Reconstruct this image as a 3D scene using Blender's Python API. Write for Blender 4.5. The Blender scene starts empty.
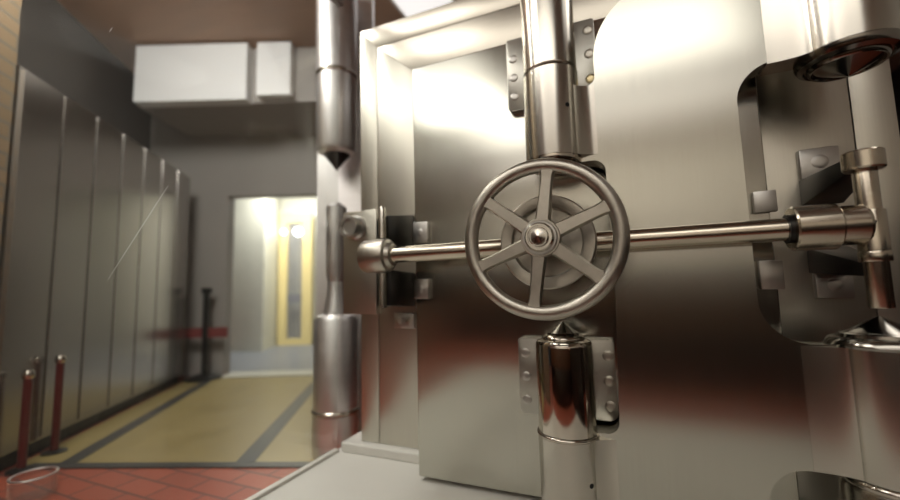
import bpy, bmesh, math, random
from mathutils import Vector, Matrix
random.seed(4)
S = bpy.context.scene
C = S.collection
PI = math.pi

# ------------------------------------------------------------------ camera
cam_d = bpy.data.cameras.new('camera')
cam = bpy.data.objects.new('camera', cam_d)
C.objects.link(cam)
S.camera = cam
cam_d.sensor_width = 36.0
cam_d.lens = 16.0
cam_d.clip_start = 0.02
right = Vector((0.9192, 0.3931, -0.0246))
up = Vector((0.0611, -0.0808, 0.9949))
back = Vector((0.3891, -0.9160, -0.0983))
m = Matrix((right, up, back)).transposed().to_4x4()
m.translation = Vector((0, 0, 0.75))
cam.matrix_world = m
cam_d.dof.use_dof = True
cam_d.dof.focus_distance = 0.95
cam_d.dof.aperture_fstop = 1.0

# ------------------------------------------------------------------ world, exposure
W = bpy.data.worlds.new('world')
S.world = W
W.use_nodes = True
W.node_tree.nodes['Background'].inputs[0].default_value = (0.9, 0.93, 1.0, 1)
W.node_tree.nodes['Background'].inputs[1].default_value = 0.02
S.view_settings.view_transform = 'Standard'
S.view_settings.look = 'None'
S.view_settings.exposure = 0.0
S.view_settings.gamma = 1.0
S.view_settings.use_curve_mapping = False


def area(name, loc, aim, sx, sy, power, col=(1, 0.95, 0.87)):
    d = bpy.data.lights.new(name, 'AREA')
    d.shape = 'RECTANGLE'
    d.size, d.size_y = sx, sy
    d.energy = power
    d.color = col
    o = bpy.data.objects.new(name, d)
    C.objects.link(o)
    o.location = loc
    o.rotation_euler = (Vector(aim) - Vector(loc)).to_track_quat('-Z', 'Y').to_euler()
    return o


area('lobby_light', (-0.2, -1.25, 2.72), (-0.2, -1.25, 0), 2.6, 0.8, 4)
area('lobby_wall_fill', (-0.3, -3.2, 2.70), (-0.3, -4.5, 1.5), 4.5, 0.5, 80)  # fill added to brighten the unseen lobby wall mirrored in the door
area('plinth_fill', (-1.75, -0.15, 2.72), (-1.5, 0.5, 0), 1.2, 0.7, 18)  # fill added to light the plinth's left part and the hinge column
area('vestibule_light', (-1.9, 0.8, 2.74), (-2.7, 2.4, 1.4), 0.6, 0.8, 50, (1, 0.97, 0.93))
sd = bpy.data.lights.new('plinth_fill_spot', 'SPOT')  # spot added to brighten the left plinth corner, lower frame and column
sd.energy = 110
sd.color = (1, 0.97, 0.93)
sd.spot_size = math.radians(34)
sd.spot_blend = 1.0
sd.shadow_soft_size = 0.05
so = bpy.data.objects.new('plinth_fill_spot', sd)
C.objects.link(so)
so.location = (-1.25, 0.75, 2.74)
so.rotation_euler = (Vector((-1.0, 1.05, 0.15)) - Vector(so.location)).to_track_quat('-Z', 'Y').to_euler()
area('passage_light', (-3.95, 3.85, 2.25), (-4.45, 4.1, 0.6), 0.7, 0.5, 52, (1, 0.98, 0.94))
area('side_fill', (1.6, 1.6, 2.72), (1.9, 1.2, 0), 0.5, 1.6, 6)  # fill added to lighten the door margin and hinge fairing


# ------------------------------------------------------------------ materials
def mat(name, base, metal=0.0, rough=0.5, spec=0.5, bump=None, var=None, aniso=0.0, emit=None):
    """bump = (scale xyz, strength); var = (scale xyz, amount) colour/roughness variation."""
    mt = bpy.data.materials.new(name)
    mt.use_nodes = True
    nt = mt.node_tree
    b = nt.nodes['Principled BSDF']
    b.inputs['Base Color'].default_value = (*base, 1)
    b.inputs['Metallic'].default_value = metal
    b.inputs['Roughness'].default_value = rough
    b.inputs['Specular IOR Level'].default_value = spec
    tc = nt.nodes.new('ShaderNodeTexCoord')

    def noise(scale, detail=3):
        mp = nt.nodes.new('ShaderNodeMapping')
        mp.inputs['Scale'].default_value = scale
        nt.links.new(tc.outputs['Object'], mp.inputs['Vector'])
        n = nt.nodes.new('ShaderNodeTexNoise')
        n.inputs['Scale'].default_value = 1.0
        n.inputs['Detail'].default_value = detail
        nt.links.new(mp.outputs['Vector'], n.inputs['Vector'])
        return n
    if var:
        n = noise(var[0])
        mx = nt.nodes.new('ShaderNodeMix')
        mx.data_type = 'RGBA'
        a = var[1]
        mx.inputs[6].default_value = (*[c * (1 - a) for c in base], 1)
        mx.inputs[7].default_value = (*[min(1, c * (1 + a)) for c in base], 1)
        nt.links.new(n.outputs['Fac'], mx.inputs[0])
        nt.links.new(mx.outputs[2], b.inputs['Base Color'])
        mr = nt.nodes.new('ShaderNodeMapRange')
        mr.inputs['From Min'].default_value = 0.3
        mr.inputs['From Max'].default_value = 0.7
        mr.inputs['To Min'].default_value = rough * (1 - a)
        mr.inputs['To Max'].default_value = min(1, rough * (1 + a))
        nt.links.new(n.outputs['Fac'], mr.inputs['Value'])
        nt.links.new(mr.outputs['Result'], b.inputs['Roughness'])
    if bump:
        n = noise(bump[0], 4)
        bp = nt.nodes.new('ShaderNodeBump')
        bp.inputs['Strength'].default_value = bump[1]
        bp.inputs['Distance'].default_value = 0.002
        nt.links.new(n.outputs['Fac'], bp.inputs['Height'])
        nt.links.new(bp.outputs['Normal'], b.inputs['Normal'])
    if aniso:
        b.inputs['Anisotropic'].default_value = aniso
        tg = nt.nodes.new('ShaderNodeTangent')
        tg.direction_type = 'RADIAL'
        tg.axis = 'Z'
        nt.links.new(tg.outputs['Tangent'], b.inputs['Tangent'])
    if emit:
        b.inputs['Emission Color'].default_value = (*emit[0], 1)
        b.inputs['Emission Strength'].default_value = emit[1]
    return mt


STEEL = (0.565, 0.555, 0.495)
M_DOOR = mat('brushed_steel', STEEL, 1, 0.23, var=((260, 260, 5), 0.05), bump=((700, 700, 7), 0.014), aniso=0.75)
M_FRAME = mat('satin_steel', (0.56, 0.535, 0.47), 1, 0.32, var=((240, 240, 6), 0.05), bump=((800, 800, 9), 0.03))
M_FRAMEH = mat('satin_steel_cross', (0.56, 0.52, 0.45), 1, 0.30, var=((6, 240, 240), 0.05), bump=((9, 800, 800), 0.03))
M_BARREL = mat('turned_steel', (0.60, 0.57, 0.51), 1, 0.22, var=((4, 4, 500), 0.025))
M_POLISH = mat('polished_steel', (0.62, 0.57, 0.50), 1, 0.08, var=((40, 40, 40), 0.15))
M_CAST = mat('cast_steel', (0.47, 0.44, 0.385), 1, 0.34, bump=((420, 420, 420), 0.18), var=((60, 60, 60), 0.12))
M_BAR = mat('bar_steel', (0.56, 0.50, 0.41), 1, 0.22, var=((6, 300, 300), 0.12))
M_LEAF = mat('leaf_steel', (0.47, 0.455, 0.41), 1, 0.34, var=((60, 60, 30), 0.06))
M_RIM = mat('darker_steel', (0.30, 0.28, 0.25), 1, 0.14)  # darker base colour for the pivot rims and cones
M_PLATE = mat('galvanised_plate', (0.52, 0.50, 0.47), 1, 0.38, var=((60, 60, 30), 0.12))
M_DARK = mat('blackened_and_shaded_steel', (0.022, 0.021, 0.020), 0.6, 0.35)  # also puts dark reflections into the colour of the left bracket arms
M_HOLE = mat('dark_hole', (0.006, 0.006, 0.006), 0, 0.8)
M_BRASS = mat('brass_bolt', (0.60, 0.50, 0.30), 1, 0.35)
M_LEDGE = mat('off_white_paint', (0.62, 0.60, 0.55), 0, 0.45, var=((6, 6, 6), 0.05))
M_LOCK = mat('locker_steel', (0.45, 0.42, 0.39), 1, 0.25, var=((60, 60, 2), 0.012))
M_CHROME = mat('column_steel', (0.80, 0.78, 0.77), 1, 0.40, var=((3, 3, 60), 0.08))
M_YELLOW = mat('yellow_terrazzo', (0.30, 0.23, 0.09), 0, 0.35, var=((5, 5, 5), 0.12))
M_BLACKTRIM = mat('black_inlay', (0.035, 0.034, 0.033), 0, 0.4)
M_GREYFLOOR = mat('grey_passage_floor', (0.22, 0.23, 0.25), 0, 0.4, var=((4, 4, 4), 0.08))
M_THRESH = mat('threshold_stone', (0.50, 0.49, 0.42), 0, 0.4)
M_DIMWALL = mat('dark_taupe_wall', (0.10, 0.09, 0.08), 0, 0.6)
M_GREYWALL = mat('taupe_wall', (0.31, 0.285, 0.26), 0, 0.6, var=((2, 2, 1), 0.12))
M_BROWN = mat('brown_ceiling', (0.42, 0.28, 0.20), 0, 0.6, var=((2, 14, 2), 0.2))
M_WHITE = mat('white_enamel', (0.80, 0.80, 0.79), 0, 0.4)
M_CREAM = mat('cream_wall', (0.56, 0.535, 0.48), 0, 0.7)
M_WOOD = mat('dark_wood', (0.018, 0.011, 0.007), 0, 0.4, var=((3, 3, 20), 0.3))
M_WOODBROWN = mat('brown_wood', (0.13, 0.06, 0.027), 0, 0.4, var=((3, 3, 20), 0.25))  # lighter brown wood of the counter's upper panel
M_GATE = mat('cream_yellow_paint', (0.78, 0.64, 0.30), 0, 0.45)
M_GREYBAR = mat('grey_bar_paint', (0.30, 0.30, 0.33), 0.2, 0.4)
M_RED = mat('red_webbing', (0.17, 0.028, 0.026), 0, 0.6)
M_REDPOST = mat('dark_red_paint', (0.085, 0.006, 0.005), 0, 0.3)
M_LIGHT = mat('lit_diffuser', (0.9, 0.9, 0.88), 0, 0.5, emit=((1, 0.97, 0.95), 0.9))
M_LIGHTFAR = mat('lit_far_diffuser', (0.9, 0.9, 0.88), 0, 0.5, emit=((1, 0.97, 0.91), 1.3))
M_LIGHTBIG = mat('lit_ceiling_diffuser', (0.9, 0.9, 0.88), 0, 0.5, emit=((1, 0.98, 0.90), 2.3))
M_LAMP = mat('lit_lamp', (0.9, 0.9, 0.9), 0, 0.5, emit=((0.95, 0.96, 1), 6))


def brick_mat(name, c1, c2, mortar, scale, bw, rh, rough=0.5, msize=0.012):
    mt = bpy.data.materials.new(name)
    mt.use_nodes = True
    nt = mt.node_tree
    b = nt.nodes['Principled BSDF']
    tc = nt.nodes.new('ShaderNodeTexCoord')
    mp = nt.nodes.new('ShaderNodeMapping')
    nt.links.new(tc.outputs['Object'], mp.inputs['Vector'])
    br = nt.nodes.new('ShaderNodeTexBrick')
    br.inputs['Color1'].default_value = (*c1, 1)
    br.inputs['Color2'].default_value = (*c2, 1)
    br.inputs['Mortar'].default_value = (*mortar, 1)
    br.inputs['Scale'].default_value = scale
    br.inputs['Mortar Size'].default_value = msize
    br.inputs['Brick Width'].default_value = bw
    br.inputs['Row Height'].default_value = rh
    nt.links.new(mp.outputs['Vector'], br.inputs['Vector'])
    nt.links.new(br.outputs['Color'], b.inputs['Base Color'])
    b.inputs['Roughness'].default_value = rough
    return mt, mp


M_REDTILE, _mp = brick_mat('red_tile', (0.36, 0.085, 0.045), (0.29, 0.065, 0.035), (0.13, 0.04, 0.03), 1.0, 0.2, 0.1, 0.42, 0.006)
M_BRICK, _mp2 = brick_mat('tan_brick', (0.27, 0.19, 0.11), (0.22, 0.155, 0.085), (0.18, 0.15, 0.11), 1.0, 0.2, 0.07, 0.7, 0.008)
_mp2.inputs['Rotation'].default_value = (PI / 2, 0, 0)
M_WHITETILE, _mp3 = brick_mat('white_wall_tile', (0.74, 0.73, 0.63), (0.70, 0.69, 0.60), (0.55, 0.54, 0.46), 1.0, 0.11, 0.055, 0.35, 0.004)
_mp3.inputs['Rotation'].default_value = (PI / 2, 0, 0)

# clear pane: fresnel mix of a transparent and a mirror-like coat, with a trace of dust
M_GLASS = bpy.data.materials.new('clear_pane')
M_GLASS.use_nodes = True
nt = M_GLASS.node_tree
nt.nodes.remove(nt.nodes['Principled BSDF'])
tr = nt.nodes.new('ShaderNodeBsdfTransparent')
tr.inputs[0].default_value = (0.97, 0.985, 0.975, 1)
gl = nt.nodes.new('ShaderNodeBsdfGlossy')
gl.inputs['Roughness'].default_value = 0.03
df = nt.nodes.new('ShaderNodeBsdfDiffuse')
df.inputs[0].default_value = (0.8, 0.8, 0.8, 1)
fr = nt.nodes.new('ShaderNodeFresnel')
fr.inputs['IOR'].default_value = 1.3
fm = nt.nodes.new('ShaderNodeMath')
fm.operation = 'MULTIPLY'
fm.inputs[1].default_value = 0.22
nt.links.new(fr.outputs[0], fm.inputs[0])
mx1 = nt.nodes.new('ShaderNodeMixShader')
mx2 = nt.nodes.new('ShaderNodeMixShader')
mx1.inputs[0].default_value = 0.02
nt.links.new(tr.outputs[0], mx1.inputs[1])
nt.links.new(df.outputs[0], mx1.inputs[2])
nt.links.new(fm.outputs[0], mx2.inputs[0])
nt.links.new(mx1.outputs[0], mx2.inputs[1])
nt.links.new(gl.outputs[0], mx2.inputs[2])
nt.links.new(mx2.outputs[0], nt.nodes['Material Output'].inputs[0])


# ------------------------------------------------------------------ mesh helpers
def new():
    return bmesh.new()


def box(bm, x0, x1, y0, y1, z0, z1, bev=0.0, seg=2, mtx=None):
    vs = [bm.verts.new((x, y, z)) for x in (x0, x1) for y in (y0, y1) for z in (z0, z1)]
    f = [(0, 1, 3, 2), (4, 6, 7, 5), (0, 4, 5, 1), (2, 3, 7, 6), (0, 2, 6, 4), (1, 5, 7, 3)]
    fs = [bm.faces.new([vs[i] for i in q]) for q in f]
    if bev:
        es = list({e for fc in fs for e in fc.edges})
        r = bmesh.ops.bevel(bm, geom=es, offset=bev, segments=seg, profile=0.5, affect='EDGES')
        vs = list({v for fc in r['faces'] for v in fc.verts} | {v for v in vs if v.is_valid})
    if mtx:
        bmesh.ops.transform(bm, matrix=mtx, verts=[v for v in vs if v.is_valid])
    return bm


def prism(bm, pts, d, axis='Y', d0=0.0, bev=0.0):
    """extrude a closed outline. axis Y: pts are (x,z) from y=d0 to y=d; axis Z: pts are (x,y)."""
    def P(p, h):
        return (p[0], h, p[1]) if axis == 'Y' else ((p[0], p[1], h) if axis == 'Z' else (h, p[0], p[1]))
    a = [bm.verts.new(P(p, d0)) for p in pts]
    b = [bm.verts.new(P(p, d)) for p in pts]
    n = len(pts)
    f1 = bm.faces.new(a)
    f2 = bm.faces.new(b[::-1])
    for i in range(n):
        bm.faces.new((a[i], b[i], b[(i + 1) % n], a[(i + 1) % n]))
    if bev:
        bmesh.ops.bevel(bm, geom=list(f1.edges) + list(f2.edges), offset=bev, segments=2, profile=0.5, affect='EDGES')
    return bm


def rounded(corners, seg=12):
    """corners (x, z, r): a polygon with each corner filleted by r."""
    out = []
    n = len(corners)
    for i, (x, z, r) in enumerate(corners):
        p = Vector((x, z))
        if r <= 0:
            out.append((x, z))
            continue
        a = Vector(corners[i - 1][:2]) - p
        b = Vector(corners[(i + 1) % n][:2]) - p
        ang = a.angle(b)
        t = r / math.tan(ang / 2)
        a.normalize()
        b.normalize()
        c = p + (a + b).normalized() * (r / math.sin(ang / 2))
        s, e = p + a * t - c, p + b * t - c
        a0 = math.atan2(s.y, s.x)
        da = math.atan2(e.y, e.x) - a0
        while da > PI:
            da -= 2 * PI
        while da < -PI:
            da += 2 * PI
        for k in range(seg + 1):
            q = a0 + da * k / seg
            out.append((c.x + r * math.cos(q), c.y + r * math.sin(q)))
    return out


def lathe(bm, o, prof, axis=(0, 0, 1), seg=64):
    """prof = [(radius, height along the axis)]; zero radii close it."""
    o = Vector(o)
    ax = Vector(axis).normalized()
    u = ax.orthogonal().normalized()
    v = ax.cross(u)
    rings = []
    for r, h in prof:
        if r <= 1e-6:
            rings.append([bm.verts.new(o + ax * h)])
        else:
            rings.append([bm.verts.new(o + ax * h + (u * math.cos(2 * PI * k / seg) + v * math.sin(2 * PI * k / seg)) * r) for k in range(seg)])
    for A, B in zip(rings, rings[1:]):
        for k in range(seg):
            a0, a1 = A[k % len(A)], A[(k + 1) % len(A)]
            b0, b1 = B[k % len(B)], B[(k + 1) % len(B)]
            q = [x for i, x in enumerate((a0, a1, b1, b0)) if x not in (a0, a1, b1, b0)[:i]]
            if len(q) > 2:
                bm.faces.new(q)
    return bm


def cyl(bm, o, r, h, axis=(0, 0, 1), bev=0.0, seg=48):
    if bev:
        return lathe(bm, o, [(0, 0), (r - bev, 0), (r - bev * .3, bev * .3), (r, bev), (r, h - bev), (r - bev * .3, h - bev * .3), (r - bev, h), (0, h)], axis, seg)
    return lathe(bm, o, [(0, 0), (r, 0), (r, h), (0, h)], axis, seg)


def torus(bm, o, R, r, axis=(0, 1, 0), seg=96, ring=20, sy=1.0):
    o = Vector(o)
    ax = Vector(axis).normalized()
    u = ax.orthogonal().normalized()
    v = ax.cross(u)
    g = []
    for i in range(seg):
        a = 2 * PI * i / seg
        d = u * math.cos(a) + v * math.sin(a)
        g.append([bm.verts.new(o + d * (R + r * math.cos(2 * PI * k / ring)) + ax * (r * sy * math.sin(2 * PI * k / ring))) for k in range(ring)])
    for i in range(seg):
        for k in range(ring):
            bm.faces.new((g[i][k], g[(i + 1) % seg][k], g[(i + 1) % seg][(k + 1) % ring], g[i][(k + 1) % ring]))
    return bm


def quadslab(bm, pts, z0, z1):
    return prism(bm, pts, z1, 'Z', z0)


def obj(name, bm, material, parent=None, sharp=32, smooth=True):
    bmesh.ops.recalc_face_normals(bm, faces=bm.faces)
    if smooth:
        lim = math.radians(sharp)
        for f in bm.faces:
            f.smooth = True
        for e in bm.edges:
            if len(e.link_faces) != 2 or e.calc_face_angle(0) > lim:
                e.smooth = False
    me = bpy.data.meshes.new(name)
    bm.to_mesh(me)
    bm.free()
    me.materials.append(material)
    o = bpy.data.objects.new(name, me)
    C.objects.link(o)
    if parent:
        o.parent = parent
        o.matrix_parent_inverse = Matrix.Translation(-pos(parent))
    return o


def pos(o):
    p = Vector((0, 0, 0))
    while o:
        p += Vector(o.location)
        if o.parent:
            p += o.matrix_parent_inverse.translation
        o = o.parent
    return p


def tag(o, label, cat, group=None, kind=None):
    o['label'] = label
    o['category'] = cat
    if group:
        o['group'] = group
    if kind:
        o['kind'] = kind
    return o


def thing(name, loc, label, cat, group=None):
    o = bpy.data.objects.new(name, None)
    o.empty_display_size = 0.05
    C.objects.link(o)
    o.location = loc
    return tag(o, label, cat, group)


def struct(name, bm, m, parent=None, smooth=False):
    o = obj(name, bm, m, parent, smooth=smooth)
    if not parent:
        o['kind'] = 'structure'
    return o


# ------------------------------------------------------------------ large structure
Z_CEIL = 2.80
U = Vector((0.915, 0.403))        # direction of the vestibule's back wall
N = Vector((-0.403, 0.915))       # away from the viewer


def vb(s, t=0.0):                 # a point on the back wall line: s along, t beyond
    p = Vector((-3.69, 2.612)) + U * s + N * t
    return (p.x, p.y)


struct('floor', box(new(), -6.5, 3.2, -4.6, 6.5, -0.06, 0.0), M_REDTILE)
struct('ceiling', box(new(), -6.5, 3.2, 0.35, 6.5, Z_CEIL, Z_CEIL + 0.06), M_BROWN)
struct('ceiling', box(new(), -6.5, 3.2, -4.6, 0.35, Z_CEIL, Z_CEIL + 0.06), M_CREAM)
# yellow vestibule floor inlaid in the red tiles, with black lines
LK0 = Vector((-2.543, 0.930))


def lk_(q):
    p = LK0 + Vector((-0.5797, 0.8148)) * q
    return (p.x, p.y)


yel = [lk_(0.06), (-1.05, 1.535), (-1.85, 3.42), lk_(1.9)]
struct('floor', quadslab(new(), yel, -0.01, 0.003), M_YELLOW)


def strip(a, b, w):
    a, b = Vector(a), Vector(b)
    n = (b - a).normalized()
    n = Vector((-n.y, n.x)) * w / 2
    return [tuple(a - n), tuple(b - n), tuple(b + n), tuple(a + n)]


struct('trim_1', quadslab(new(), strip((-2.374, 1.066), (-3.425, 2.519), 0.075), 0, 0.005), M_BLACKTRIM)
struct('trim_2', quadslab(new(), strip((-1.598, 1.356), (-2.40, 2.72), 0.085), 0, 0.005), M_BLACKTRIM)
struct('trim_3', quadslab(new(), strip((-2.52, 0.985), (-1.05, 1.53), 0.05), 0, 0.006), M_BLACKTRIM)
struct('trim_4', quadslab(new(), [vb(0.25, -0.14), vb(1.3, -0.14), vb(1.3, 0.10), vb(0.25, 0.10)], 0, 0.012), M_THRESH)
struct('floor', quadslab(new(), [vb(-0.6, 0.10), vb(2.5, 0.10), vb(2.5, 3.6), vb(-0.6, 3.6)], -0.02, 0.004), M_GREYFLOOR)

# back wall of the vestibule with its doorway
DO0, DO1, DOT = 0.215, 1.10, 1.715
struct('wall_back', quadslab(new(), [vb(-1.6), vb(DO0), vb(DO0, 0.12), vb(-1.6, 0.12)], 0, Z_CEIL), M_GREYWALL)
struct('wall_back', quadslab(new(), [vb(DO1), vb(5.6), vb(5.6, 0.12), vb(DO1, 0.12)], 0, Z_CEIL), M_GREYWALL)
struct('wall_back', quadslab(new(), [vb(DO0), vb(DO1), vb(DO1, 0.12), vb(DO0, 0.12)], DOT, Z_CEIL), M_GREYWALL)
struct('trim_12', quadslab(new(), [vb(1.35, -0.03), vb(5.6, -0.03), vb(5.6, 0), vb(1.35, 0)], 0, 1.15), M_WOOD)  # unseen dark wood added to darken the lockers' lower reflections
# passage behind
struct('wall_passage', quadslab(new(), [vb(-0.6, 3.5), vb(2.5, 3.5), vb(2.5, 3.6), vb(-0.6, 3.6)], 0, 2.3), M_CREAM)
struct('wall_passage', quadslab(new(), [vb(1.75, 0.12), vb(1.85, 0.12), vb(1.85, 3.5), vb(1.75, 3.5)], 0, 2.3), M_CREAM)
struct('ceiling', quadslab(new(), [vb(-0.6, 0.12), vb(2.5, 0.12), vb(2.5, 3.6), vb(-0.6, 3.6)], 2.3, 2.36), M_CREAM)

# left wall: tan brick, ahead of the lockers
LD = Vector((-0.5797, 0.8148))
LN = Vector((-0.8148, -0.5797))
L0 = Vector((-2.543, 0.930))


def lk(s, t=0.0):
    p = L0 + LD * s + LN * t
    return (p.x, p.y)


wl = struct('wall_left', quadslab(new(), [lk(-1.2, 0.02), lk(-0.105, 0.02), lk(-0.105, 0.2), lk(-1.2, 0.2)], 0, Z_CEIL), M_BRICK)
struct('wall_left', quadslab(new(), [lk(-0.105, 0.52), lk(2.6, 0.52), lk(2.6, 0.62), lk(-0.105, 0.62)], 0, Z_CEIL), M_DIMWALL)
# lobby side, behind the photographer
struct('wall_front', box(new(), -6.5, 3.2, -4.6, -4.5, 0, Z_CEIL), M_CREAM)
struct('trim_11', box(new(), -6.5, 2.56, -4.5, -4.46, 0, 1.0), M_WOOD)
struct('wall_right', box(new(), 2.6, 2.7, -4.5, 4.2, 0, Z_CEIL), M_CREAM)
struct('trim_10', box(new(), 2.56, 2.6, -4.46, 4.2, 0, 0.95), M_WOOD)
struct('wall_right', box(new(), 2.6, 2.7, 4.2, 6.4, 0, Z_CEIL), M_WOOD)

# white bulkhead above the vestibule with a gap between its two faces
def bh(s, t):
    p = Vector((-3.504, 1.839)) + Vector((0.922, 0.387)) * s + Vector((-0.387, 0.922)) * t
    return (p.x, p.y)


struct('trim_5', quadslab(new(), [bh(0, 0), bh(0.905, 0), bh(0.905, 0.10), bh(0, 0.10)], 2.305, 2.78), M_WHITE)
struct('trim_6', quadslab(new(), [bh(0.985, 0), bh(1.257, 0), bh(1.257, 0.10), bh(0.985, 0.10)], 2.335, 2.78), M_WHITE)
struct('trim_7', quadslab(new(), [bh(-0.05, 0.10), bh(2.2, 0.10), bh(2.2, 0.8), bh(-0.05, 0.8)], 2.32, 2.79), M_GREYWALL)

# white plinth the vault front stands on
struct('trim_8', box(new(), -1.045, 0.75, 0.15, 1.62, 0, 0.15, 0.006), M_LEDGE)
struct('trim_9', box(new(), -1.015, 0.73, 1.285, 1.60, 0.149, 0.185, 0.006), M_LEDGE)


# ------------------------------------------------------------------ vault frame
FX0, FX1, FZ0, FZ1 = -0.946, 0.655, 0.186, 1.838     # outer
GX0, GX1, GZ0, GZ1 = -0.866, 0.572, 0.20, 1.748      # groove
IX0, IX1, IZ0, IZ1 = -0.64, 0.36, 0.21, 1.555        # inner
fr_ = thing('vault_frame', (-0.145, 1.32, 0.185), 'brushed steel mitred surround the vault door closes into', 'vault frame')
g = 0.0022


def mitre(o, i, side):
    (ox0, ox1, oz0, oz1), (ix0, ix1, iz0, iz1) = o, i
    if side == 'left':
        return [(ox0, oz0), (ix0, iz0), (ix0, iz1), (ox0, oz1)]
    if side == 'right':
        return [(ix1, iz0), (ox1, oz0), (ox1, oz1), (ix1, iz1)]
    return [(ix0, iz1), (ix1, iz1), (ox1, oz1), (ox0, oz1)]


OUT = (FX0, FX1, FZ0, FZ1)
MID = (GX0, GX1, FZ0, GZ1)
MID2 = (GX0 + g, GX1 - g, FZ0, GZ1 - g)
INN = (IX0, IX1, FZ0, IZ1)
for side in ('left', 'right', 'top'):
    mm = M_FRAMEH if side == 'top' else M_FRAME
    a = mitre(OUT, MID, side)
    b = mitre(MID2, INN, side)
    obj('outer_band', prism(new(), a, 1.44, 'Y', 1.32, 0.0012), mm, fr_)
    obj('inner_band', prism(new(), b, 1.44, 'Y', 1.3205, 0.0012), mm, fr_)
obj('groove_backing', box(new(), FX0 + .01, FX1 - .01, 1.43, 1.47, FZ0, FZ1 - .01), M_DARK, fr_)

# ------------------------------------------------------------------ vault door
door = thing('vault_door', (-0.145, 1.25, 0.165), 'thick brushed steel vault door slab behind the spoked handwheel', 'vault door')
obj('door_slab', box(new(), -0.627, 0.340, 1.178, 1.285, 0.165, 1.522, 0.004, 3), M_DOOR, door)
obj('door_step', box(new(), -0.632, 0.352, 1.285, 1.33, 0.19, 1.55, 0.002), M_FRAME, door)


def bolt(x, z, y, r, parent, m=M_PLATE, h=0.0035, name='bolt'):
    return obj(name, lathe(new(), (x, y, z), [(r, 0.0), (r, -h * .5), (r * .8, -h * .85), (r * .45, -h), (0, -h)], (0, 1, 0), 20), m, parent)


def leaf(z0, z1, zs_l, zs_r, gold):
    o = obj('hinge_leaf', prism(new(), rounded([(-0.285, z0, .012), (-0.028, z0, .02), (-0.028, z1, .008), (-0.285, z1, .008)], 6), 1.178, 'Y', 1.156, 0.002), M_LEAF, door)
    for z in zs_l:
        bolt(-0.265, z, 1.157, 0.013, o)
    for z in zs_r:
        bolt(-0.045, z, 1.157, 0.014, o, M_BRASS if z == gold else M_CAST)
    return o


AX, AY = -0.150, 1.100
l1 = leaf(1.285, 1.515, (1.33, 1.39, 1.45), (1.335, 1.41, 1.482), 1.335)
l2 = leaf(0.398, 0.606, (0.435, 0.50, 0.565), (0.435, 0.50, 0.565), None)
obj('hinge_barrel', lathe(new(), (AX, AY, 0), [(0, 1.341), (0.068, 1.341), (0.0725, 1.345), (0.0725, 1.66), (0, 1.66)], seg=80), M_BARREL, l1)
lb = obj('hinge_barrel', lathe(new(), (AX, AY, 0), [(0, 0.384), (0.0725, 0.384), (0.0725, 0.598), (0.0715, 0.604), (0.068, 0.610), (0.060, 0.613), (0.055, 0.614), (0.055, 0.617), (0.052, 0.622), (0.048, 0.625), (0.044, 0.622), (0, 0.622)], seg=80), M_POLISH, l2)
obj('pivot_cone', lathe(new(), (AX, AY, 0), [(0, 0.624), (0.040, 0.624), (0.040, 0.631), (0.030, 0.636), (0.003, 0.658), (0, 0.659)], seg=40), M_RIM, lb)
obj('bearing_ring', torus(new(), (AX, AY, 0.378), 0.073, 0.0048, (0, 0, 1), ring=12), M_POLISH, lb)
# small keeper plates on the slab's two margins
for (x0, x1, z0, z1) in ((-0.628, -0.574, 0.905, 0.975), (-0.628, -0.576, 0.722, 0.786), (0.306, 0.352, 0.916, 0.968), (0.304, 0.350, 0.732, 0.800)):
    k = obj('keeper_plate', box(new(), x0, x1, 1.166, 1.180, z0, z1, 0.002), M_PLATE , door)
    if x0 < 0:
        bolt((x0 + x1) / 2, (z0 + z1) / 2, 1.167, 0.012, k, M_PLATE, 0.003)

# ------------------------------------------------------------------ crane hinge
crane = thing('crane_hinge', (0.485, 1.12, 0.36), 'wide brushed steel crane hinge arm with rounded cutouts beside the handwheel', 'hinge')
HX, HY = 0.487, 1.12
arm = rounded([
    (-0.033, 1.535, 0.185), (-0.033, 1.283, 0.022), (-0.10, 1.283, 0), (-0.15, 1.283, 0), (-0.15, 1.078, 0),
    (-0.020, 1.078, 0.032), (-0.0155, 0.74, 0), (-0.026, 0.388, 0.030), (-0.15, 0.386, 0), (-0.15, 0.20, 0), (0.262, 0.20, 0),
    (0.262, 0.357, 0.075), (0.44, 0.357, 0), (0.487, 0.357, 0), (0.487, 0.615, 0), (0.276, 0.615, 0.095), (0.2735, 1.252, 0.085),
    (0.487, 1.254, 0), (0.487, 1.535, 0)], 14)
obj('arm_plate', prism(new(), arm, 1.15, 'Y', 1.09, 0.0012), M_DOOR, crane)


def knuckle(cx, cy, r, py, reach, sgn, z0, z1, back):
    """barrel section that flows into the arm plate on its sgn side; plate front at py."""
    pts = []
    a_end = math.asin((cy - (py + 0.004)) / r) if cy > py else 0.1
    tang = math.radians(38)
    # arc from the far side over the front to the tangent point
    n = 40
    for k in range(n + 1):
        a = math.radians(200) + (math.radians(360) - tang - math.radians(200)) * k / n     # 180 = away from plate, 270 = front
        pts.append((cx + sgn * r * math.cos(a), cy + r * math.sin(a)))
    p0 = Vector(pts[-1])
    t = Vector((sgn * math.sin(tang), math.cos(tang)))
    p2 = Vector((cx + sgn * reach, py - 0.0006))
    p1 = Vector((p0.x + t.x * (p2.y - p0.y) / t.y, p2.y))
    if sgn * (p2.x - p1.x) < 0.004:
        p1.x = (p0.x + p2.x) / 2
    for k in range(1, 13):
        q = k / 12
        v = p0 * (1 - q) ** 2 + p1 * 2 * q * (1 - q) + p2 * q * q
        pts.append((v.x, v.y))
    pts.append((p2.x, back))
    pts.append((cx - sgn * 0.01, back))
    return prism(new(), pts, z1, 'Z', z0)


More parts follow.
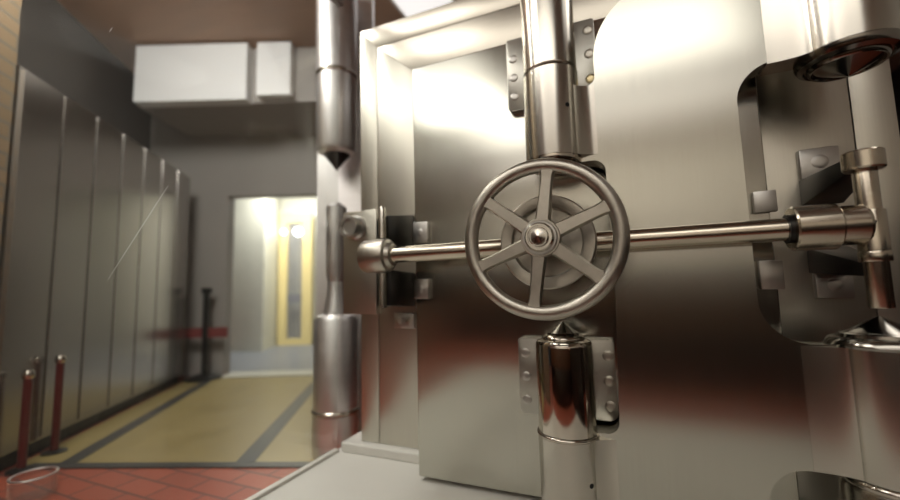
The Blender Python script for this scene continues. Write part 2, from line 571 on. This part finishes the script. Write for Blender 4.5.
k1 = obj('arm_knuckle', knuckle(AX, AY, 0.0735, 1.09, 0.115, 1, 1.094, 1.282, 1.15), M_BARREL, crane)
obj('barrel_body', lathe(new(), (AX, AY, 0), [(0.04, 1.0935), (0.0747, 1.0935), (0.0747, 1.334), (0.072, 1.338), (0.04, 1.338)], seg=80), M_BARREL, k1)
obj('knuckle_foot', lathe(new(), (AX, AY, 0), [(0, 1.070), (0.060, 1.070), (0.069, 1.074), (0.0735, 1.083), (0.0735, 1.094), (0, 1.094)], seg=80), M_POLISH, k1)
k2 = obj('arm_knuckle', knuckle(AX, AY, 0.0735, 1.09, 0.115, 1, 0.20, 0.375, 1.15), M_BARREL, crane)
obj('barrel_body', lathe(new(), (AX, AY, 0), [(0.04, 0.2005), (0.0747, 0.2005), (0.0747, 0.373), (0.072, 0.376), (0.04, 0.376)], seg=80), M_BARREL, k2)


def hole(cx, cy, r, ang, z, parent, rr=0.006):
    d = Vector((math.cos(ang), math.sin(ang), 0))
    o = Vector((cx, cy, z)) + d * (r - 0.004)
    return obj('oil_hole', cyl(new(), o, rr, 0.0046, tuple(d), seg=16), M_HOLE, parent)


hole(AX, AY, 0.0745, math.radians(-49), 1.222, k1)
hole(AX, AY, 0.0745, math.radians(-42), 0.276, k2)
RB = 0.090
p1 = obj('pivot_barrel', knuckle(HX, HY, RB - .002, 1.09, 0.150, -1, 1.246, 1.66, 1.15), M_BARREL, crane)
obj('barrel_body', lathe(new(), (HX, HY, 0), [(0.05, 1.2455), (RB - .001, 1.2455), (RB - .001, 1.66), (0.05, 1.66)], seg=96), M_BARREL, p1)
obj('bevelled_rim', lathe(new(), (HX, HY, 0), [(RB - .001, 1.247), (RB - .001, 1.240), (0.084, 1.229), (0.074, 1.224), (0.071, 1.228), (0.068, 1.228), (0.067, 1.220), (0.064, 1.216), (0.060, 1.217), (0.058, 1.222), (0, 1.222)], seg=96), M_RIM, p1)
obj('pivot_cone', lathe(new(), (HX, HY, 0), [(0, 1.195), (0.003, 1.196), (0.058, 1.222), (0, 1.223)], seg=64), M_RIM, p1)
p2 = obj('pivot_barrel', knuckle(HX, HY, RB - .002, 1.09, 0.145, -1, 0.357, 0.612, 1.15), M_BARREL, crane)
obj('barrel_body', lathe(new(), (HX, HY, 0), [(0.05, 0.357), (RB - .001, 0.357), (RB - .001, 0.6125), (0.05, 0.6125)], seg=96), M_BARREL, p2)
obj('bevelled_rim', lathe(new(), (HX, HY, 0), [(RB - .001, 0.611), (RB + .001, 0.616), (RB - .001, 0.623), (0.083, 0.630), (0.073, 0.632), (0.069, 0.629), (0.067, 0.638), (0.062, 0.641), (0.055, 0.640), (0.05, 0.636), (0, 0.636)], seg=96), M_RIM, p2)
obj('pivot_cone', lathe(new(), (HX, HY, 0), [(0, 0.636), (0.056, 0.637), (0.056, 0.641), (0.004, 0.673), (0, 0.674)], seg=64), M_RIM, p2)
ped = thing('pivot_pedestal', (HX, HY, 0.15), 'round steel pedestal carrying the crane hinge at lower right', 'pedestal')
obj('pedestal_barrel', lathe(new(), (HX, HY, 0), [(0, 0.1505), (0.092, 0.1505), (0.092, 0.332), (0.086, 0.342), (0, 0.342)], seg=80), M_BARREL, ped)
obj('bearing_ring', torus(new(), (HX, HY, 0.347), 0.084, 0.009, (0, 0, 1), ring=14), M_POLISH, ped)

# ------------------------------------------------------------------ pressure bar
BZ, BY = 0.859, 1.05
pb = thing('pressure_bar', (-0.15, BY, BZ), 'long horizontal steel pressure bar running behind the handwheel', 'bar')
obj('bar', cyl(new(), (-0.66, BY, BZ), 0.0245, 1.01, (1, 0, 0)), M_BAR, pb)
obj('eye_end', lathe(new(), (-0.737, BY, BZ), [(0, 0), (0.040, 0), (0.049, 0.004), (0.052, 0.012), (0.052, 0.082), (0.049, 0.088), (0.040, 0.092), (0.034, 0.104), (0.029, 0.106), (0, 0.106)], (1, 0, 0)), M_CAST, pb)
cl = obj('collar', lathe(new(), (0.334, BY, BZ), [(0, 0), (0.044, 0), (0.047, 0.003), (0.047, 0.070), (0.045, 0.073), (0, 0.073)], (1, 0, 0)), M_BAR, pb)
obj('collar_groove', cyl(new(), (0.326, BY, BZ), 0.030, 0.012, (1, 0, 0)), M_DARK, cl)
nk = obj('neck', lathe(new(), (0.405, BY, BZ), [(0, 0), (0.040, 0), (0.040, 0.042), (0.036, 0.048), (0, 0.048)], (1, 0, 0)), M_BAR, pb)
PX = 0.4615
sl = obj('sleeve', lathe(new(), (PX, BY, 0), [(0.0193, 0.805), (0.0235, 0.805), (0.0235, 0.884), (0.0225, 0.886), (0.0193, 0.886), (0.0193, 0.805)]), M_BAR, pb)
obj('thrust_ring', lathe(new(), (PX, BY, 0.784), [(0.0193, 0), (0.0235, 0), (0.0245, 0.002), (0.0245, 0.018), (0.0235, 0.020), (0.0193, 0.020), (0.0193, 0)]), M_BAR, sl)
o = obj('slot', box(new(), -0.0012, 0.0012, -0.001, 0.001, -0.006, 0.006), M_HOLE, sl)
o.matrix_world = Matrix.Translation((PX - 0.004, BY - 0.0236, 0.857)) @ Matrix.Rotation(0.35, 4, 'Y')
WX, WZ = -0.165, 0.862
hs = obj('screw_housing', cyl(new(), (WX, 1.02, WZ), 0.062, 0.157, (0, 1, 0)), M_CAST, pb)
obj('flange_disc', lathe(new(), (WX, 1.0, WZ), [(0, 0.018), (0.084, 0.018), (0.087, 0.015), (0.088, 0.001), (0.090, 0), (0.114, 0), (0.1175, 0.003), (0.1175, 0.024), (0.06, 0.026), (0, 0.026)], (0, 1, 0), 96), M_CAST, pb)

# ------------------------------------------------------------------ handwheel
WY = 0.92
wh = thing('handwheel', (WX + .002, 0.955, WZ), 'six-spoked steel handwheel in front of the pressure bar', 'handwheel')
RX = WX + 0.002
RW = 0.1695
obj('rim', torus(new(), (RX, WY, WZ), RW, 0.0172, (0, 1, 0), sy=0.92), M_CAST, wh)
a0 = math.radians(82)
for k in range(6):
    a = a0 + k * PI / 3
    d = Vector((math.cos(a), 0, math.sin(a)))
    s = Vector((-math.sin(a), 0, math.cos(a)))
    bm = new()
    rows = []
    # spoke: flat-topped ribbed section, wider towards the hub, flared where it meets the rim
    for t, w, h in ((0.028, 0.020, 0.011), (0.045, 0.0175, 0.0105), (0.09, 0.0155, 0.010), (0.130, 0.0145, 0.0095), (0.146, 0.0155, 0.010), (0.160, 0.020, 0.011)):
        c = Vector((RX, WY, WZ)) + d * t
        sec = [(-w, 0.4 * h), (-w * .98, -0.3 * h), (-w * .72, -h), (w * .72, -h), (w * .98, -0.3 * h), (w, 0.4 * h), (w * .45, h), (-w * .45, h)]
        rows.append([bm.verts.new(c + s * p + Vector((0, q, 0))) for p, q in sec])
    for A, B in zip(rows, rows[1:]):
        for i in range(8):
            bm.faces.new((A[i], B[i], B[(i + 1) % 8], A[(i + 1) % 8]))
    bm.faces.new(rows[0])
    bm.faces.new(rows[-1][::-1])
    obj('spoke', bm, M_CAST, wh, sharp=50)
hub = obj('hub', lathe(new(), (RX, WY, WZ), [(0, 0.085), (0.026, 0.085), (0.030, 0.02), (0.045, 0.010), (0.046, -0.007), (0.043, -0.013), (0, -0.013)], (0, 1, 0), 72), M_CAST, wh)
obj('washer', lathe(new(), (RX, WY, WZ), [(0, -0.012), (0.038, -0.012), (0.039, -0.014), (0.039, -0.018), (0.037, -0.020), (0, -0.020)], (0, 1, 0), 64), M_PLATE, hub)
obj('hub_nut', lathe(new(), (RX, WY, WZ), [(0, -0.019), (0.033, -0.019), (0.033, -0.026), (0.029, -0.031), (0.026, -0.031), (0.0255, -0.028), (0.0225, -0.028), (0.022, -0.034), (0.020, -0.036), (0.015, -0.036), (0.002, -0.043), (0, -0.0432)], (0, 1, 0), 48), M_BARREL, hub)

# ------------------------------------------------------------------ right bracket
rb = thing('pin_bracket', (0.49, 1.32, 0.70), 'steel bracket with vertical pin gripping the right end of the pressure bar', 'bracket')
obj('pin', cyl(new(), (PX, BY, 0.693), 0.0190, 0.300, bev=0.003), M_BAR, rb)
cp = obj('pin_cap', lathe(new(), (PX, BY, 0), [(0, 0.968), (0.030, 0.968), (0.0325, 0.971), (0.0325, 1.003), (0.030, 1.006), (0.014, 1.006), (0.013, 1.010), (0, 1.010)]), M_BAR, rb)
b1 = obj('base_plate', box(new(), 0.448, 0.530, 1.300, 1.321, 1.012, 1.092, 0.003), M_PLATE, rb)
bolt(0.489, 1.055, 1.301, 0.018, b1)
b2 = obj('base_plate', box(new(), 0.453, 0.527, 1.300, 1.321, 0.704, 0.771, 0.003), M_PLATE, rb)
bolt(0.490, 0.738, 1.301, 0.015, b2)


def bracket_arm(xb0, xb1, zb0, zb1, xf0, xf1, zf0, zf1, yb, yf):
    bm = new()
    vs = [bm.verts.new(p) for p in ((xb0, yb, zb0), (xb1, yb, zb0), (xb1, yb, zb1), (xb0, yb, zb1), (xf0, yf, zf0), (xf1, yf, zf0), (xf1, yf, zf1), (xf0, yf, zf1))]
    for q in ((0, 1, 2, 3), (7, 6, 5, 4), (0, 4, 5, 1), (1, 5, 6, 2), (2, 6, 7, 3), (3, 7, 4, 0)):
        bm.faces.new([vs[i] for i in q])
    bmesh.ops.bevel(bm, geom=list(bm.edges), offset=0.003, segments=2, profile=0.5, affect='EDGES')
    return bm


obj('bracket_arm', bracket_arm(0.448, 0.535, 0.945, 1.014, 0.442, 0.481, 0.970, 1.000, 1.321, 1.055), M_DARK, rb)
obj('bracket_arm', bracket_arm(0.448, 0.535, 0.769, 0.835, 0.442, 0.481, 0.756, 0.783, 1.321, 1.055), M_DARK, rb)

# ------------------------------------------------------------------ left bracket
lbk = thing('pin_bracket', (-0.90, 1.31, 0.66), 'flat steel bracket with round boss holding the left end of the pressure bar', 'bracket')
obj('cheek_plate', box(new(), -1.008, -0.853, 1.288, 1.3205, 0.664, 1.066, 0.003), M_FRAME, lbk)
bs = obj('boss', lathe(new(), (-0.947, 1.289, 1.000), [(0.050, 0), (0.050, -0.012), (0.043, -0.020), (0.043, -0.050), (0.040, -0.055), (0.029, -0.055), (0.027, -0.045), (0, -0.045)], (0, 1, 0), 40), M_PLATE, lbk)
PL = -0.672
obj('pin', lathe(new(), (PL, BY, 0), [(0, 0.912), (0.0125, 0.912), (0.0125, 1.000), (0.008, 1.012), (0, 1.014)], seg=32), M_BARREL, lbk)
obj('pin', lathe(new(), (PL, BY, 0), [(0, 0.700), (0.0125, 0.700), (0.0125, 0.806), (0, 0.806)], seg=32), M_BARREL, lbk)
obj('bracket_arm', bracket_arm(-0.850, -0.705, 0.895, 1.035, -0.690, -0.650, 0.905, 0.985, 1.322, 1.06), M_DARK, lbk)  # near-black colour stands in for bare steel reflecting dark surroundings
obj('bracket_arm', bracket_arm(-0.850, -0.705, 0.690, 0.815, -0.690, -0.650, 0.705, 0.815, 1.322, 1.06), M_DARK, lbk)
kp = tag(obj('strike_plate', box(new(), -0.790, -0.704, 1.306, 1.3207, 0.612, 0.668, 0.003), M_PLATE), 'small steel plate with two round bolts below the left bracket', 'plate')
for x in (-0.768, -0.726):
    bolt(x, 0.640, 1.307, 0.013, kp, M_CAST)

# ------------------------------------------------------------------ glass screen
gs = thing('glass_screen', (-1.03, 0.7, 0.15), 'clear glass screen along the left edge of the white plinth', 'glass screen')
pane = obj('pane', box(new(), -1.033, -1.027, 0.16, 1.284, 0.156, 1.962), M_GLASS, gs)
obj('top_rail', box(new(), -1.045, -1.015, 0.16, 1.30, 1.960, 1.990, 0.003), M_CHROME, gs)
obj('bottom_channel', box(new(), -1.041, -1.019, 0.16, 1.284, 0.149, 0.160, 0.002), M_LEDGE, gs)


def scratch(y0, z0, y1, z1, w):
    bm = new()
    a, b = Vector((-1.0262, y0, z0)), Vector((-1.0262, y1, z1))
    d = (b - a).normalized()
    n = Vector((0, -d.z, d.y)) * w
    vs = [bm.verts.new(p) for p in (a, (a + b) / 2 - n, b, (a + b) / 2 + n)]
    vs2 = [bm.verts.new(v.co + Vector((-0.001, 0, 0))) for v in vs]
    bm.faces.new(vs)
    bm.faces.new(vs2[::-1])
    for i in range(4):
        bm.faces.new((vs[i], vs2[i], vs2[(i + 1) % 4], vs[(i + 1) % 4]))
    return obj('scratch', bm, M_WHITE, pane, smooth=False)


scratch(0.626, 1.026, 0.510, 0.790, 0.0002)
scratch(0.484, 1.345, 0.490, 1.362, 0.0006)

# ------------------------------------------------------------------ hinge column beyond the glass
cx, cy, R_ = -1.285, 1.590, 0.104
hc = thing('hinge_column', (cx, cy, 0), 'tall polished steel hinge column standing left of the vault frame', 'column')
obj('foot', lathe(new(), (cx, cy, 0), [(0, 0.0005), (R_ + .004, 0.0005), (R_ + .004, 0.185), (0, 0.185)], seg=64), M_CHROME, hc)
obj('bearing_ring', torus(new(), (cx, cy, 0.197), R_ - .004, 0.013, (0, 0, 1), ring=12), M_POLISH, hc)
obj('lower_barrel', lathe(new(), (cx, cy, 0), [(0, 0.205), (R_, 0.205), (R_, 0.615), (R_ - .012, 0.637), (R_ - .035, 0.645), (0.05, 0.655), (0, 0.655)], seg=64), M_CHROME, hc)
obj('pivot_cone', lathe(new(), (cx, cy, 0), [(0, 0.65), (0.06, 0.652), (0.052, 0.70), (0.045, 0.74), (0.042, 0.80), (0, 0.80)], seg=48), M_CHROME, hc)
obj('pin', lathe(new(), (cx, cy, 0), [(0, 0.798), (0.04, 0.80), (0.05, 0.84), (0.05, 1.17), (0.03, 1.19), (0, 1.19)], seg=48), M_CHROME, hc)
obj('upper_barrel', lathe(new(), (cx, cy, 0), [(0, 1.445), (0.065, 1.440), (R_ - .012, 1.452), (R_ - .004, 1.472), (R_ - .004, 1.842), (0, 1.842)], seg=64), M_CHROME, hc)
obj('bearing_ring', torus(new(), (cx, cy, 1.852), R_ - .008, 0.011, (0, 0, 1), ring=12), M_POLISH, hc)
obj('head', lathe(new(), (cx, cy, 0), [(0, 1.862), (R_, 1.862), (R_, 2.40), (0, 2.40)], seg=64), M_CHROME, hc)
obj('mounting_plate', quadslab(new(), [(-1.475, 1.665), (-1.19, 1.775), (-1.205, 1.815), (-1.49, 1.705)], 0.0005, 2.40), M_CHROME, hc)
obj('pivot_tip', lathe(new(), (cx, cy, 0), [(0, 1.36), (0.02, 1.385), (0.07, 1.445), (0, 1.447)], seg=40), M_DARK, hc)

# ------------------------------------------------------------------ lockers
names = ['nearest the brick wall', 'second from the brick wall', 'third from the brick wall', 'fourth from the back wall', 'third from the back wall', 'second from the back wall', 'last before the back wall']
LW = 0.2646
for i in range(7):
    s0, s1 = -0.10 + i * LW + 0.003, -0.10 + (i + 1) * LW - 0.003
    t = thing('tall_locker', (*lk((s0 + s1) / 2, 0.2), 0), 'tall steel locker %s' % names[i], 'locker', 'steel lockers along the left wall')
    obj('body', quadslab(new(), [lk(s0, 0.012), lk(s1, 0.012), lk(s1, 0.45), lk(s0, 0.45)], 0.07, 1.83), M_LOCK, t)
    obj('plinth', quadslab(new(), [lk(s0, 0.03), lk(s1, 0.03), lk(s1, 0.44), lk(s0, 0.44)], 0.0005, 0.07), M_DARK, t)
    d = obj('door', prism(new(), rounded([(*lk(s0 + .008, -0.006), 0), (*lk(s1 - .008, -0.006), 0), (*lk(s1 - .004, 0.012), 0), (*lk(s0 + .004, 0.012), 0)]), 1.815, 'Z', 0.085), M_LOCK, t)

# ------------------------------------------------------------------ reflections in the lockers, built as low red posts
for (x, y, zt, lab) in ((-2.487, 0.952, 0.415, 'reflection built as a low dark red post with shiny knob, nearer the camera'), (-2.610, 1.115, 0.45, 'reflection built as a low dark red post with shiny knob, farther along the lockers')):
    t = thing('reflected_post', (x, y, 0), lab, 'post', 'reflections built as low red posts before the lockers')
    obj('post', cyl(new(), (x, y, 0.012), 0.016, zt - .03, seg=24), M_REDPOST, t)
    obj('base', lathe(new(), (x, y, 0), [(0, 0.0005), (0.05, 0.0005), (0.05, 0.008), (0.02, 0.016), (0, 0.016)], seg=32), M_DARK, t)
    obj('knob', lathe(new(), (x, y, zt), [(0, -0.024), (0.014, -0.022), (0.022, -0.008), (0.022, 0.006), (0.014, 0.020), (0, 0.024)], seg=24), M_POLISH, t)

# ------------------------------------------------------------------ belt stanchion by the back wall
sx, sy = vb(0.13, -0.16)
t = thing('belt_stanchion', (sx, sy, 0), 'dark queue stanchion with its red belt drawn out by the back wall', 'stanchion')
obj('post', cyl(new(), (sx, sy, 0.02), 0.026, 0.76, seg=24), M_DARK, t)
obj('base', lathe(new(), (sx, sy, 0), [(0, 0.006), (0.15, 0.006), (0.15, 0.02), (0.06, 0.05), (0, 0.05)], seg=40), M_DARK, t)
obj('head', cyl(new(), (sx, sy, 0.77), 0.045, 0.05, seg=24), M_DARK, t)
ex, ey = vb(-0.14, -0.16)
fx, fy = vb(0.33, -0.16)
bm = new()
obj('belt', quadslab(bm, [(ex, ey - .004), (fx, fy - .004), (fx, fy + .004), (ex, ey + .004)], 0.37, 0.46), M_RED, t)

# ------------------------------------------------------------------ passage: tiled pier, gate, lamps
pier = struct('wall_passage', quadslab(new(), [(-4.95, 3.77), (-4.361, 3.919), (-4.645, 4.41), (-5.2, 4.3)], 0.004, 2.30), M_WHITETILE)
gt = thing('passage_gate', (-4.33, 4.5, 0), 'cream yellow gate with thin grey bars at the end of the passage', 'gate')


def gp(s):
    p = Vector((-4.64, 4.43)) + (Vector((-4.20, 4.625)) - Vector((-4.64, 4.43))) * s
    return p


def gquad(s0, s1, th=0.05):
    a, b = gp(s0), gp(s1)
    n = Vector((-0.405, 0.914)) * th
    return [tuple(a), tuple(b), tuple(b + n), tuple(a + n)]


obj('gate_post', quadslab(new(), gquad(0.0, 0.27), 0.0045, 1.95), M_GATE, gt)
obj('gate_post', quadslab(new(), gquad(0.72, 1.02), 0.0045, 1.95), M_GATE, gt)
obj('top_panel', quadslab(new(), gquad(0.27, 0.72), 1.80, 1.95), M_GATE, gt)
obj('bottom_rail', quadslab(new(), gquad(0.27, 0.72), 0.0045, 0.10), M_GATE, gt)
for k in range(3):
    s = 0.345 + k * 0.15
    obj('bar', quadslab(new(), gquad(s - .03, s + .03, 0.02), 0.10, 1.80), M_GREYBAR, gt)
obj('lock_box', quadslab(new(), gquad(0.29, 0.70, 0.03), 0.62, 0.74), M_GREYBAR, gt)
struct('wall_passage', quadslab(new(), [(-4.85, 4.52), (-3.6, 5.07), (-3.64, 5.16), (-4.89, 4.61)], 0.0045, 2.30), M_WHITETILE)
for (s, rr, nm) in ((0.60, 0.060, 'larger round lit lamp on the cream passage gate'), (0.16, 0.035, 'smaller round lit lamp on the cream passage gate')):
    p = gp(s)
    tag(obj('gate_lamp', lathe(new(), (p.x, p.y, 1.66), [(rr, 0.0), (rr, -0.03), (rr * .7, -0.055), (0, -0.06)], (-0.405, 0.914, 0), 32), M_LAMP), nm, 'lamp')

# ------------------------------------------------------------------ ribbed clear jar, guessed from pale streaks on the red tiles
def clear_jar(x, y, r, h, lab):
    t = thing('clear_jar', (x, y, 0), lab, 'jar')
    prof = [(0, 0.002), (r * .9, 0.002), (r, 0.01)]
    for k in range(4):
        zz = 0.02 + k * h / 4.2
        prof += [(r, zz), (r * 1.06, zz + h / 16), (r, zz + h / 8)]
    prof += [(r, h), (r * .93, h), (r * .93, 0.02), (0, 0.02)]
    obj('body', lathe(new(), (x, y, 0), prof, seg=40), M_GLASS, t)
    obj('rim', torus(new(), (x, y, h), r * .98, 0.004, (0, 0, 1), 40, 8), M_CHROME, t)


clear_jar(-2.11, 0.845, 0.068, 0.085, 'guessed ribbed clear jar on the red tiles at lower left')

# ------------------------------------------------------------------ lobby side: counter and lights
ct = thing('lobby_counter', (0.2, -1.15, 0), 'dark wood counter across the lobby opposite the vault door', 'counter')
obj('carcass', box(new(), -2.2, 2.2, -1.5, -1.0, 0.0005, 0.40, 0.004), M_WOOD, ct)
obj('upper_panel', box(new(), -2.2, 2.2, -1.5, -1.03, 0.40, 0.70, 0.004), M_WOODBROWN, ct)


obj('unseen_return', box(new(), 1.10, 1.50, -1.0, 0.75, 0.0005, 0.95, 0.004), M_WOOD, ct)  # unseen dark block added to darken reflections at lower right


def ceiling_light(x, y, lx, ly, lab, m):
    t = thing('ceiling_light', (x, y, Z_CEIL), lab, 'ceiling light', 'ceiling lights')
    obj('housing', box(new(), x - lx / 2 - .03, x + lx / 2 + .03, y - ly / 2 - .03, y + ly / 2 + .03, Z_CEIL - 0.04, Z_CEIL - 0.001, 0.004), M_WHITE, t)
    obj('diffuser', box(new(), x - lx / 2, x + lx / 2, y - ly / 2, y + ly / 2, Z_CEIL - 0.05, Z_CEIL - 0.039), m, t)


ceiling_light(-0.2, -1.25, 3.0, 1.2, 'long lit ceiling panel over the lobby counter', M_LIGHTBIG)
ceiling_light(-0.2, -2.6, 3.6, 0.8, 'long lit ceiling panel between the counter and the far lobby wall', M_LIGHTFAR)
ceiling_light(-1.75, -0.15, 1.4, 0.8, 'added lit ceiling panel left of the plinth, near the lockers', M_LIGHTBIG)  # unseen glowing panel added so the hinge column reflects something bright
ceiling_light(-1.15, 2.35, 0.36, 0.9, 'lit ceiling panel above and behind the vault frame', M_LIGHT)
ceiling_light(1.6, 1.6, 0.5, 1.6, 'added lit ceiling panel beside the right lobby wall', M_LIGHTFAR)  # unseen glowing panel added with the right-hand fill
dl = thing('fill_downlight', (-1.25, 0.75, Z_CEIL), 'added small round downlight in the ceiling over the left plinth corner', 'fill_downlight')  # invented fixture added to go with the fill spot
obj('trim_ring', lathe(new(), (-1.25, 0.75, 0), [(0.055, Z_CEIL - 0.001), (0.085, Z_CEIL - 0.001), (0.085, Z_CEIL - 0.012), (0.055, Z_CEIL - 0.02), (0.055, Z_CEIL - 0.001)], seg=40), M_WHITE, dl)
obj('lens', lathe(new(), (-1.25, 0.75, 0), [(0, Z_CEIL - 0.008), (0.054, Z_CEIL - 0.008), (0.054, Z_CEIL - 0.002), (0, Z_CEIL - 0.002)], seg=40), M_LAMP, dl)
